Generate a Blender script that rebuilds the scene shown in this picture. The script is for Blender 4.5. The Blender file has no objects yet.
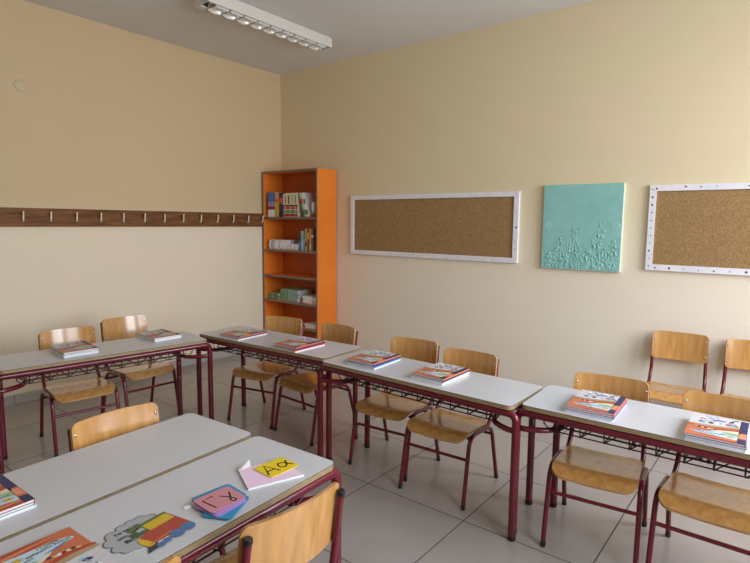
import bpy, bmesh, math, random
from mathutils import Vector, Matrix
random.seed(7)
PI = math.pi
scene = bpy.context.scene
C = scene.collection

# ------------------------------------------------------------------ materials
def lin(c):
    def f(v):
        v /= 255.0
        return v / 12.92 if v <= 0.04045 else ((v + 0.055) / 1.055) ** 2.4
    return (f(c[0]), f(c[1]), f(c[2]), 1.0)

def base_mat(name, rgb, rough=0.5, metal=0.0, spec=0.5, coat=0.0):
    m = bpy.data.materials.new(name); m.use_nodes = True
    b = m.node_tree.nodes['Principled BSDF']
    b.inputs['Base Color'].default_value = lin(rgb)
    b.inputs['Roughness'].default_value = rough
    b.inputs['Metallic'].default_value = metal
    b.inputs['Specular IOR Level'].default_value = spec
    if coat:
        b.inputs['Coat Weight'].default_value = coat
        b.inputs['Coat Roughness'].default_value = 0.12
    return m

def noise_mat(name, rgb, rgb2, scale=8.0, rough=0.5, stretch=(1, 1, 1), bump=0.0, bscale=None,
              lo=0.35, hi=0.65, metal=0.0, spec=0.5, coat=0.0, detail=3.0, coord='Object'):
    m = base_mat(name, rgb, rough, metal, spec, coat)
    nt = m.node_tree; N = nt.nodes; L = nt.links
    b = N['Principled BSDF']
    tc = N.new('ShaderNodeTexCoord'); mp = N.new('ShaderNodeMapping')
    mp.inputs['Scale'].default_value = stretch
    L.new(tc.outputs[coord], mp.inputs['Vector'])
    nz = N.new('ShaderNodeTexNoise'); nz.inputs['Scale'].default_value = scale; nz.inputs['Detail'].default_value = detail
    L.new(mp.outputs[0], nz.inputs['Vector'])
    cr = N.new('ShaderNodeValToRGB')
    cr.color_ramp.elements[0].position = lo; cr.color_ramp.elements[0].color = lin(rgb)
    cr.color_ramp.elements[1].position = hi; cr.color_ramp.elements[1].color = lin(rgb2)
    L.new(nz.outputs['Fac'], cr.inputs['Fac']); L.new(cr.outputs[0], b.inputs['Base Color'])
    if bump:
        n2 = N.new('ShaderNodeTexNoise'); n2.inputs['Scale'].default_value = bscale or scale * 4
        n2.inputs['Detail'].default_value = 2
        L.new(mp.outputs[0], n2.inputs['Vector'])
        bp = N.new('ShaderNodeBump'); bp.inputs['Strength'].default_value = bump; bp.inputs['Distance'].default_value = 0.01
        L.new(n2.outputs['Fac'], bp.inputs['Height']); L.new(bp.outputs[0], b.inputs['Normal'])
    return m

def wall_mat(name, low, high, z0, z1):
    """wall colour graded by height: paler low, creamier above, blending between z0 and z1"""
    m = base_mat(name, low, 0.62, spec=0.3)
    nt = m.node_tree; N = nt.nodes; L = nt.links; b = N['Principled BSDF']
    tc = N.new('ShaderNodeTexCoord'); sp = N.new('ShaderNodeSeparateXYZ'); L.new(tc.outputs['Object'], sp.inputs[0])
    mr = N.new('ShaderNodeMapRange'); mr.interpolation_type = 'SMOOTHSTEP'
    mr.inputs['From Min'].default_value = z0; mr.inputs['From Max'].default_value = z1
    L.new(sp.outputs['Z'], mr.inputs['Value'])
    mx = N.new('ShaderNodeMix'); mx.data_type = 'RGBA'
    mx.inputs['A'].default_value = lin(low); mx.inputs['B'].default_value = lin(high)
    L.new(mr.outputs[0], mx.inputs['Factor'])
    nz = N.new('ShaderNodeTexNoise'); nz.inputs['Scale'].default_value = 1.6; nz.inputs['Detail'].default_value = 4
    L.new(tc.outputs['Object'], nz.inputs['Vector'])
    m2 = N.new('ShaderNodeMix'); m2.data_type = 'RGBA'; m2.blend_type = 'MULTIPLY'; m2.inputs['Factor'].default_value = 0.06
    L.new(mx.outputs['Result'], m2.inputs['A']); L.new(nz.outputs['Color'], m2.inputs['B'])
    L.new(m2.outputs['Result'], b.inputs['Base Color'])
    n2 = N.new('ShaderNodeTexNoise'); n2.inputs['Scale'].default_value = 60
    L.new(tc.outputs['Object'], n2.inputs['Vector'])
    bp = N.new('ShaderNodeBump'); bp.inputs['Strength'].default_value = 0.05; bp.inputs['Distance'].default_value = 0.01
    L.new(n2.outputs['Fac'], bp.inputs['Height']); L.new(bp.outputs[0], b.inputs['Normal'])
    return m

def tile_mat(name, rgb, rgb2, grout, size, ox, oy, half=0.0022, rough=0.22, axes='XY'):
    m = base_mat(name, rgb, rough, spec=0.5)
    nt = m.node_tree; N = nt.nodes; L = nt.links; b = N['Principled BSDF']
    tc = N.new('ShaderNodeTexCoord'); sp = N.new('ShaderNodeSeparateXYZ'); L.new(tc.outputs['Object'], sp.inputs[0])
    def math_(op, a, v=None, v2=None):
        n = N.new('ShaderNodeMath'); n.operation = op
        if isinstance(a, (int, float)): n.inputs[0].default_value = a
        else: L.new(a, n.inputs[0])
        if v is not None:
            if isinstance(v, (int, float)): n.inputs[1].default_value = v
            else: L.new(v, n.inputs[1])
        return n.outputs[0]
    def axis(out, o):
        q = math_('DIVIDE', math_('SUBTRACT', out, o), size)
        fl = math_('FLOOR', q); fr = math_('SUBTRACT', q, fl)
        d = math_('MINIMUM', fr, math_('SUBTRACT', 1.0, fr))
        return fl, math_('LESS_THAN', d, half / size)
    if axes == 'XY':
        fx, lx = axis(sp.outputs['X'], ox); fy, ly = axis(sp.outputs['Y'], oy)
        g = math_('MAXIMUM', lx, ly)
        cid = math_('ADD', math_('MULTIPLY', fx, 12.7), math_('MULTIPLY', fy, 3.1))
    else:
        fx, g = axis(sp.outputs[axes], ox); cid = fx
    wn = N.new('ShaderNodeTexWhiteNoise'); wn.noise_dimensions = '1D'; L.new(cid, wn.inputs['W'])
    nz = N.new('ShaderNodeTexNoise'); nz.inputs['Scale'].default_value = 3.5; nz.inputs['Detail'].default_value = 5
    L.new(tc.outputs['Object'], nz.inputs['Vector'])
    av = math_('ADD', math_('MULTIPLY', nz.outputs['Fac'], 0.6), math_('MULTIPLY', wn.outputs['Value'], 0.4))
    mx = N.new('ShaderNodeMix'); mx.data_type = 'RGBA'
    mx.inputs['A'].default_value = lin(rgb); mx.inputs['B'].default_value = lin(rgb2); L.new(av, mx.inputs['Factor'])
    m2 = N.new('ShaderNodeMix'); m2.data_type = 'RGBA'; m2.inputs['B'].default_value = lin(grout)
    L.new(g, m2.inputs['Factor']); L.new(mx.outputs['Result'], m2.inputs['A'])
    L.new(m2.outputs['Result'], b.inputs['Base Color'])
    r2 = math_('ADD', math_('MULTIPLY', g, 0.5), rough); L.new(r2, b.inputs['Roughness'])
    return m

M = {}
M['wall_l'] = wall_mat('paint_left_wall', (240, 223, 196), (213, 187, 146), 1.30, 1.62)
M['wall_b'] = wall_mat('paint_back_wall', (243, 230, 210), (228, 210, 172), 0.75, 1.85)  # smooth paling low down puts light bounced off floor and desks into the colour
M['ceil'] = noise_mat('ceiling_paint', (222, 220, 216), (228, 226, 222), 1.2, 0.8, spec=0.2)
M['floor'] = tile_mat('floor_tiles', (150, 141, 135), (174, 164, 157), (62, 54, 50), 0.6, 2.952, -2.0235, half=0.0028, rough=0.2)
M['skirt_l'] = tile_mat('skirting_tiles_y', (172, 164, 156), (186, 178, 170), (90, 82, 76), 0.6, -2.80, 0, rough=0.3, axes='Y')
M['skirt_b'] = tile_mat('skirting_tiles_x', (172, 164, 156), (186, 178, 170), (90, 82, 76), 0.6, 2.952, 0, rough=0.3, axes='X')
M['wood'] = noise_mat('varnished_plywood', (182, 128, 66), (208, 156, 92), 5.0, 0.24, (7, 7, 0.7), bump=0.012, bscale=30, coat=0.75, lo=0.3, hi=0.7)
M['ply_edge'] = noise_mat('plywood_edge', (150, 104, 58), (196, 156, 106), 60, 0.5, (0.2, 0.2, 5))
M['maroon'] = noise_mat('maroon_enamel', (94, 8, 28), (104, 11, 34), 6, 0.26, coat=0.25)
M['wire'] = base_mat('dark_maroon_wire', (58, 10, 20), 0.4)
M['black'] = base_mat('black_plastic', (18, 18, 20), 0.4)
M['steel'] = base_mat('bright_steel', (205, 205, 205), 0.25, 1.0)
M['laminate'] = noise_mat('white_laminate', (197, 197, 200), (202, 202, 204), 3, 0.3, spec=0.5)
M['lam_edge'] = noise_mat('tan_board_edge', (140, 118, 84), (160, 138, 102), 30, 0.55, (1, 1, 6))
M['lam_line'] = base_mat('dark_glue_line', (66, 50, 36), 0.6)
M['under'] = base_mat('board_underside', (120, 100, 76), 0.7)
M['orange'] = noise_mat('orange_melamine', (226, 122, 32), (234, 130, 40), 3, 0.4)
M['orange_back'] = noise_mat('orange_melamine_shaded', (184, 88, 22), (192, 94, 26), 3, 0.55)  # back panel: same orange with the bookcase's inner shade put into the colour
M['greyedge'] = base_mat('grey_brown_edge', (120, 108, 98), 0.5)
M['rail'] = noise_mat('dark_stained_wood', (92, 54, 26), (138, 92, 50), 6, 0.6, (6, 0.8, 8), spec=0.25, lo=0.3, hi=0.72)
M['brass'] = base_mat('pale_brass', (240, 228, 200), 0.3, 0.25)
M['hookbase'] = base_mat('dull_brass', (120, 96, 66), 0.4, 0.8)
M['cork'] = noise_mat('cork', (142, 111, 72), (172, 138, 96), 120, 0.9, bump=0.3, bscale=160, spec=0.1, detail=4)
M['frame'] = noise_mat('white_painted_frame', (228, 226, 230), (236, 234, 236), 20, 0.4)
M['frame_d'] = base_mat('dark_pin_heads', (60, 58, 66), 0.5)
M['teal'] = noise_mat('teal_acrylic', (136, 190, 180), (146, 198, 190), 9, 0.55, bump=0.25, bscale=70)
M['teal_l'] = base_mat('pale_teal_acrylic', (172, 218, 208), 0.55)
M['canvas'] = base_mat('raw_canvas_edge', (214, 222, 200), 0.8)
M['lampbody'] = base_mat('white_lamp_enamel', (214, 208, 196), 0.45)
M['chrome'] = base_mat('mirror_reflector', (252, 252, 250), 0.14, 0.65)
M['lampdark'] = base_mat('lamp_interior', (40, 38, 36), 0.5)
M['tube'] = base_mat('fluorescent_tube', (240, 240, 236), 0.3)
M['plaster'] = base_mat('round_cover_paint', (208, 188, 148), 0.6)
M['winframe'] = base_mat('white_aluminium', (226, 226, 226), 0.4)
PAL = dict(white=(238, 238, 240), page=(232, 232, 236), orange=(200, 112, 74), rust=(178, 72, 44), red=(188, 62, 58), dred=(140, 34, 44),
           navy=(42, 46, 92), blue=(74, 118, 176), sky=(196, 218, 228), lblue=(160, 196, 214), green=(98, 140, 92), dgreen=(70, 96, 66),
           cream=(226, 214, 186), tan=(176, 150, 116), yellow=(230, 200, 36), ink=(26, 24, 28), grey=(168, 170, 172),
           pink=(200, 134, 144), lilac=(172, 134, 190), palepink=(238, 208, 228), brickred=(172, 72, 58), cyan=(44, 140, 186),
           wheel=(82, 114, 156), olive=(96, 108, 66), skin=(224, 178, 140), charcoal=(60, 60, 62), greyblue=(150, 160, 176),
           mustard=(206, 172, 48), brown=(120, 84, 54), salmon=(222, 150, 116), mint=(150, 184, 150), palegrey=(208, 206, 210))
def P(n):
    k = 'pal_' + n
    if k not in M: M[k] = base_mat('print_' + n, PAL[n], 0.42, spec=0.45)
    return M[k]
M['pages'] = noise_mat('page_edges', (214, 214, 222), (238, 238, 242), 60, 0.7, (0.3, 0.3, 22))

# ------------------------------------------------------------------ mesh helpers
class MB:
    def __init__(self):
        self.v = []; self.f = []; self.mi = []; self.sm = []; self.mats = []
    def mat(self, m):
        if m not in self.mats: self.mats.append(m)
        return self.mats.index(m)
    def add(self, vs, fs, m, smooth=False, T=None):
        o = len(self.v); i = self.mat(m)
        self.v += [tuple(T @ Vector(p)) if T else tuple(p) for p in vs]
        for f in fs:
            self.f.append(tuple(o + k for k in f)); self.mi.append(i); self.sm.append(smooth)
    def box(self, c, s, m, bevel=0.0, T=None):
        bm = bmesh.new(); bmesh.ops.create_cube(bm, size=1)
        bmesh.ops.scale(bm, vec=s, verts=bm.verts)
        if bevel: bmesh.ops.bevel(bm, geom=bm.edges[:], offset=min(bevel, min(s) * 0.45), segments=2, profile=0.5, affect='EDGES')
        bmesh.ops.translate(bm, vec=c, verts=bm.verts)
        self.from_bm(bm, m, T)
    def from_bm(self, bm, m, T=None, smooth=False):
        bm.verts.index_update()
        self.add([v.co[:] for v in bm.verts], [[v.index for v in f.verts] for f in bm.faces], m, smooth, T); bm.free()
    def tube(self, pts, r, m, n=10, caps=True, closed=False, T=None):
        pts = [Vector(p) for p in pts]; vs = []; fs = []; k = len(pts); up = None
        for i, p in enumerate(pts):
            a = pts[i - 1] if (i or closed) else p; b = pts[(i + 1) % k] if (i < k - 1 or closed) else p
            t = (b - a).normalized()
            if up is None:
                up = t.orthogonal().normalized()
            else:
                up = (up - t * up.dot(t))
                up = up.normalized() if up.length > 1e-6 else t.orthogonal().normalized()
            w = t.cross(up)
            rr = r[i] if isinstance(r, (list, tuple)) else r
            for j in range(n):
                q = 2 * PI * j / n
                vs.append(p + (up * math.cos(q) + w * math.sin(q)) * rr)
        for i in range(k if closed else k - 1):
            i2 = (i + 1) % k
            for j in range(n):
                j2 = (j + 1) % n
                fs.append((i * n + j, i * n + j2, i2 * n + j2, i2 * n + j))
        self.add(vs, fs, m, True, T)
        if caps and not closed:
            self.add(vs[:n], [tuple(range(n))[::-1]], m, False, T)
            self.add(vs[-n:], [tuple(range(n))], m, False, T)
    def lathe(self, prof, m, n=20, T=None, smooth=True):
        vs = []; fs = []
        for r, z in prof:
            for j in range(n):
                q = 2 * PI * j / n; vs.append((r * math.cos(q), r * math.sin(q), z))
        for i in range(len(prof) - 1):
            for j in range(n):
                j2 = (j + 1) % n
                fs.append((i * n + j, i * n + j2, (i + 1) * n + j2, (i + 1) * n + j))
        self.add(vs, fs, m, smooth, T)
    def prism(self, poly, z0, z1, mtop, mside=None, mbot=None, T=None):
        n = len(poly)
        a = sum(poly[i][0] * poly[(i + 1) % n][1] - poly[(i + 1) % n][0] * poly[i][1] for i in range(n))
        if a < 0: poly = poly[::-1]
        lo = [(x, y, z0) for x, y in poly]; hi = [(x, y, z1) for x, y in poly]
        self.add(hi, [tuple(range(n))], mtop, False, T)
        self.add(lo, [tuple(range(n))[::-1]], mbot or mside or mtop, False, T)
        self.add(lo + hi, [(i, (i + 1) % n, n + (i + 1) % n, n + i) for i in range(n)], mside or mtop, False, T)
    def flat(self, poly, z, m, T=None):
        n = len(poly)
        a = sum(poly[i][0] * poly[(i + 1) % n][1] - poly[(i + 1) % n][0] * poly[i][1] for i in range(n))
        if a < 0: poly = poly[::-1]
        self.add([(x, y, z) for x, y in poly], [tuple(range(n))], m, False, T)
    def ribbon(self, pts, w, z, m, T=None):
        """flat pen stroke"""
        pts = [Vector((p[0], p[1])) for p in pts]; L_ = []; R_ = []
        for i, p in enumerate(pts):
            a = pts[max(i - 1, 0)]; b = pts[min(i + 1, len(pts) - 1)]
            t = (b - a).normalized(); nrm = Vector((-t.y, t.x)) * w / 2
            L_.append(p + nrm); R_.append(p - nrm)
        k = len(pts)
        vs = [(p.x, p.y, z) for p in L_] + [(p.x, p.y, z) for p in R_]
        self.add(vs, [(i, k + i, k + i + 1, i + 1) for i in range(k - 1)], m, False, T)
    def text(self, s, size, x, y, z, m, ang=0.0, bold=0.0, T=None, align='LEFT'):
        cu = bpy.data.curves.new('lettering', 'FONT'); cu.body = s; cu.size = size; cu.align_x = align
        cu.offset = bold; cu.resolution_u = 2
        ob = bpy.data.objects.new('lettering', cu); C.objects.link(ob)
        dg = bpy.context.evaluated_depsgraph_get(); dg.update()
        me = bpy.data.meshes.new_from_object(ob.evaluated_get(dg))
        R = Matrix.Translation((x, y, z)) @ Matrix.Rotation(ang, 4, 'Z')
        if T: R = T @ R
        self.add([v.co[:] for v in me.vertices], [tuple(p.vertices) for p in me.polygons], m, False, R)
        bpy.data.objects.remove(ob); bpy.data.curves.remove(cu); bpy.data.meshes.remove(me)
    def build(self, name, parent=None, loc=None, rot=None):
        me = bpy.data.meshes.new(name); me.from_pydata(self.v, [], self.f)
        for m in self.mats: me.materials.append(m)
        me.polygons.foreach_set('material_index', self.mi); me.polygons.foreach_set('use_smooth', self.sm)
        me.update()
        o = bpy.data.objects.new(name, me); C.objects.link(o)
        if parent: o.parent = parent
        if loc: o.location = loc
        if rot: o.rotation_euler = rot
        return o

def fillet(pts, rad, n=6):
    pts = [Vector(p) for p in pts]; out = [pts[0]]
    for i in range(1, len(pts) - 1):
        p = pts[i]; a = (pts[i - 1] - p); b = (pts[i + 1] - p)
        r = rad[i - 1] if isinstance(rad, (list, tuple)) else rad
        d = min(r, a.length * 0.49, b.length * 0.49)
        A = p + a.normalized() * d; B = p + b.normalized() * d
        for k in range(n + 1):
            t = k / n; out.append(A * (1 - t) ** 2 + p * 2 * t * (1 - t) + B * t * t)
    out.append(pts[-1]); return out

def rrect(x0, y0, x1, y1, r, n=5):
    out = []
    for cx, cy, a0 in ((x1 - r, y1 - r, 0), (x0 + r, y1 - r, 90), (x0 + r, y0 + r, 180), (x1 - r, y0 + r, 270)):
        for k in range(n + 1):
            a = math.radians(a0 + 90 * k / n); out.append((cx + r * math.cos(a), cy + r * math.sin(a)))
    return out

def ellipse(cx, cy, a, b, n=20, rot=0):
    c, s = math.cos(rot), math.sin(rot)
    return [(cx + a * math.cos(2 * PI * k / n) * c - b * math.sin(2 * PI * k / n) * s,
             cy + a * math.cos(2 * PI * k / n) * s + b * math.sin(2 * PI * k / n) * c) for k in range(n)]

def smooth_curve(pts, n=6, closed=False):
    out = []; k = len(pts)
    for i in range(k if closed else k - 1):
        p0 = pts[i - 1] if (i or closed) else pts[0]; p1 = pts[i]; p2 = pts[(i + 1) % k]
        p3 = pts[(i + 2) % k] if (i + 2 < k or closed) else pts[-1]
        for j in range(n):
            t = j / n
            out.append(tuple(0.5 * (2 * b + (c - a) * t + (2 * a - 5 * b + 4 * c - d) * t * t + (3 * b - a - 3 * c + d) * t ** 3)
                             for a, b, c, d in zip(p0, p1, p2, p3)))
    if not closed: out.append(tuple(pts[-1]))
    return out

def thing(name, label, cat, loc=(0, 0, 0), rot=0.0, group=None):
    o = bpy.data.objects.new(name, None); C.objects.link(o); o.empty_display_size = 0.1
    o.location = loc; o.rotation_euler = (0, 0, rot); o['label'] = label; o['category'] = cat
    if group: o['group'] = group
    return o
def tag(o, label, cat, group=None):
    o['label'] = label; o['category'] = cat
    if group: o['group'] = group
    return o
def struct(o):
    o['kind'] = 'structure'; return o
def dup(root, loc, rot, label, group=None):
    r = root.copy(); C.objects.link(r); r.location = loc; r.rotation_euler = (0, 0, rot); r['label'] = label
    if group: r['group'] = group
    for ch in list(root.children):
        c = ch.copy(); C.objects.link(c); c.parent = r; c.matrix_parent_inverse = ch.matrix_parent_inverse
        for g in ch.children:
            d = g.copy(); C.objects.link(d); d.parent = c; d.matrix_parent_inverse = g.matrix_parent_inverse
    return r

# ------------------------------------------------------------------ the room
RX, RY, RZ = 6.2, -6.2, 3.094
def slab(name, lo, hi, m):
    b = MB(); c = [(a + d) / 2 for a, d in zip(lo, hi)]; s = [d - a for a, d in zip(lo, hi)]
    b.box(c, s, m); return struct(b.build(name))
slab('floor', (-0.12, RY - 0.12, -0.1), (RX + 0.12, 0.12, 0), M['floor'])
slab('ceiling', (-0.12, RY - 0.12, RZ), (RX + 0.12, 0.12, RZ + 0.1), M['ceil'])
slab('wall_left', (-0.12, RY - 0.12, 0), (0, 0.12, RZ), M['wall_l'])
slab('wall_back', (0, 0, 0), (RX, 0.12, RZ), M['wall_b'])
slab('wall_front', (0, RY - 0.12, 0), (RX, RY, RZ), M['wall_b'])
# right wall with two windows, behind the camera's right shoulder
wins = [(-3.9, -2.4), (-2.0, -0.5)]; wz0, wz1 = 0.80, 2.70
b = MB()
def wseg(y0, y1, z0, z1): b.box((RX + 0.06, (y0 + y1) / 2, (z0 + z1) / 2), (0.12, y1 - y0, z1 - z0), M['wall_b'])
wseg(RY - 0.12, 0.12, 0, wz0); wseg(RY - 0.12, 0.12, wz1, RZ)
ys = [RY - 0.12] + [v for w in wins for v in w] + [0.12]
for k in range(0, len(ys), 2): wseg(ys[k], ys[k + 1], wz0, wz1)
struct(b.build('wall_right'))
gm = bpy.data.materials.new('window_glass'); gm.use_nodes = True
nt = gm.node_tree; nt.nodes.clear()
o_ = nt.nodes.new('ShaderNodeOutputMaterial'); tr = nt.nodes.new('ShaderNodeBsdfTransparent'); gl = nt.nodes.new('ShaderNodeBsdfGlossy')
gl.inputs['Roughness'].default_value = 0.02; mxs = nt.nodes.new('ShaderNodeMixShader'); mxs.inputs[0].default_value = 0.06
nt.links.new(tr.outputs[0], mxs.inputs[1]); nt.links.new(gl.outputs[0], mxs.inputs[2]); nt.links.new(mxs.outputs[0], o_.inputs['Surface'])
for k, (y0, y1) in enumerate(wins):
    w = bpy.data.objects.new('window_%d' % (k + 1), None); C.objects.link(w); struct(w)
    w.location = (RX + 0.06, (y0 + y1) / 2, wz0); hw = (y1 - y0) / 2; h = wz1 - wz0
    f = MB()
    for s in (-1, 1): f.box((0, s * (hw - 0.03), h / 2), (0.06, 0.06, h), M['winframe'], 0.004)
    for z in (0.03, h - 0.03): f.box((0, 0, z), (0.06, 2 * hw - 0.12, 0.06), M['winframe'], 0.004)
    f.box((0, 0, h / 2), (0.06, 0.07, h - 0.12), M['winframe'], 0.004)
    f.build('window_frame', w)
    for s in (-1, 1):
        g = MB(); g.box((0, s * (hw / 2 - 0.0125), h / 2), (0.005, hw - 0.096, h - 0.12), gm); g.build('window_pane', w)
# skirting
b = MB(); b.box((0.006, (RY - 0.013) / 2, 0.04), (0.012, -RY - 0.013, 0.08), M['skirt_l'], 0.003); struct(b.build('baseboard_left'))
b = MB(); b.box((RX / 2, -0.006, 0.04), (RX, 0.012, 0.08), M['skirt_b'], 0.003); struct(b.build('baseboard_back'))

# ------------------------------------------------------------------ school chair  (front = -y)
def sheet(mb, xs, lo, hi, pos, nr, th, m, medge):
    """curved plywood sheet: for each column x, rows between lo(x) and hi(x); pos(x, t, s) -> point, s = +-1 side"""
    cols = []
    for side in (1, -1):
        vs = []; fs = []
        for x in xs:
            a, c = lo(x), hi(x)
            for k in range(nr + 1):
                vs.append(pos(x, a + (c - a) * k / nr, side * th / 2))
        n = nr + 1
        for i in range(len(xs) - 1):
            for k in range(nr):
                q = (i * n + k, (i + 1) * n + k, (i + 1) * n + k + 1, i * n + k + 1)
                fs.append(q if side < 0 else q[::-1])
        mb.add(vs, fs, m, True); cols.append(vs)
    n = nr + 1; K = len(xs)
    loop = [i * n for i in range(K)] + [(K - 1) * n + k for k in range(1, n)] + [i * n + nr for i in range(K - 2, -1, -1)] + [k for k in range(nr - 1, 0, -1)]
    vs = [cols[0][i] for i in loop] + [cols[1][i] for i in loop]; k = len(loop)
    mb.add(vs, [(i, k + i, k + (i + 1) % k, (i + 1) % k) for i in range(k)], medge, False)

def colx(hw, r, n=16):
    e = [hw - r * (1 - math.sin(PI / 2 * k / 5)) for k in range(6)]
    mid = [-(hw - r) + 2 * (hw - r) * k / n for k in range(n + 1)]
    return sorted(set([round(v, 5) for v in [-v for v in e] + mid + e]))

def inset(x, hw, r):
    d = abs(x) - (hw - r)
    if d <= 0: return 0.0
    return r - math.sqrt(max(r * r - d * d, 0.0))

BW, BR = 0.169, 0.027
def make_chair(label, group=None):
    t = thing('school_chair', label, 'chair', group=group)
    # backrest: ends forward, middle bowed back, leaning back
    mb = MB()
    z0, z1 = 0.520, 0.712
    def bpos(x, z, s):
        y = 0.198 + (z - 0.515) / 0.19 * 0.026 - 0.006
        c = 0.030 * (1 - (x / BW) ** 2)
        nx = 2 * 0.030 * x / BW ** 2
        ln = math.sqrt(1 + nx * nx)
        return (x + s * nx / ln, y + c + s / ln, z - s * 0.13)
    sheet(mb, colx(BW, BR, 20), lambda x: z0 + inset(x, BW, BR), lambda x: z1 - inset(x, BW, BR), bpos, 6, 0.010, M['wood'], M['ply_edge'])
    br = mb.build('backrest', t)
    for s in (-1, 1):
        for zz in (0.565, 0.668):
            q = MB(); y = bpos(s * 0.158, zz, -0.005)
            q.lathe([(0.0052, 0), (0.0055, 0.002), (0.003, 0.003), (0.0, 0.0032)], M['steel'], 10,
                    Matrix.Translation((y[0], y[1], y[2])) @ Matrix.Rotation(PI / 2, 4, 'X'))
            q.build('rivet', br)
    # seat
    mb = MB(); hw, r = 0.178, 0.05
    def spos(x, y, s):
        z = 0.374 - 0.075 * max(y + 0.15, 0.0)
        if y < -0.13: z -= 0.030 * ((-0.13 - y) / 0.08) ** 2
        if y > 0.05: z += 0.008 * ((y - 0.05) / 0.08) ** 2
        z -= 0.006 * (1 - (x / hw) ** 2)
        taper = 1 - 0.05 * (y + 0.21) / 0.38
        return (x * taper, y, z + s)
    sheet(mb, colx(hw, r, 12), lambda x: -0.212 + inset(x, hw, r), lambda x: 0.128 - inset(x, hw, r) * 0.7, spos, 14, 0.011, M['wood'], M['ply_edge'])
    mb.build('seat', t)
    R_ = 0.0112
    for s in (-1, 1):
        # back post running down and forward under the seat
        q = MB()
        path = fillet([(s * 0.160, 0.2385, 0.684), (s * 0.165, 0.193, 0.400), (s * 0.169, 0.120, 0.334), (s * 0.166, -0.13, 0.342)], [0.06, 0.05], 6)
        rr = [R_] * (len(path) - 1) + [R_ * 0.7]
        q.tube(path, rr, M['maroon'], 10)
        po = q.build('back_post', t)
        d = (path[0] - path[1]).normalized()
        q = MB(); q.tube([path[0] - d * 0.010, path[0] + d * 0.001, path[0] + d * 0.005], [R_ * 1.09, R_ * 1.09, R_ * 0.9], M['black'], 12); q.build('end_cap', po)
        # bent leg loop: front leg, top rail and rear leg are one bent tube; the legs are the parts you see
        full = fillet([(s * 0.190, -0.215, 0.012), (s * 0.186, -0.150, 0.362), (s * 0.186, 0.125, 0.340), (s * 0.188, 0.215, 0.012)], [0.07, 0.07], 8)
        half = 1 + 9  # first straight point + the front bend
        q = MB(); q.tube(full[:half + 1], R_, M['maroon'], 10); fl = q.build('leg', t)
        q = MB(); q.tube(full[half:], R_, M['maroon'], 10); rl = q.build('leg', t)
        for leg, foot, nxt in ((fl, full[0], full[1]), (rl, full[-1], full[-2])):
            d = (foot - nxt).normalized()
            q = MB(); q.tube([foot - d * 0.014, foot + d * 0.006, Vector((foot.x, foot.y, 0)) + d * 0.001], [R_ * 1.08, R_ * 1.08, R_ * 0.95], M['black'], 10)
            q.build('foot_cap', leg)
    q = MB(); q.tube([(-0.188, -0.172, 0.245), (0.188, -0.172, 0.245)], 0.0085, M['maroon'], 8); q.build('stretcher', t)
    q = MB(); q.tube([(-0.187, 0.138, 0.288), (0.187, 0.138, 0.288)], 0.0085, M['maroon'], 8); q.build('stretcher', t)
    return t

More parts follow.
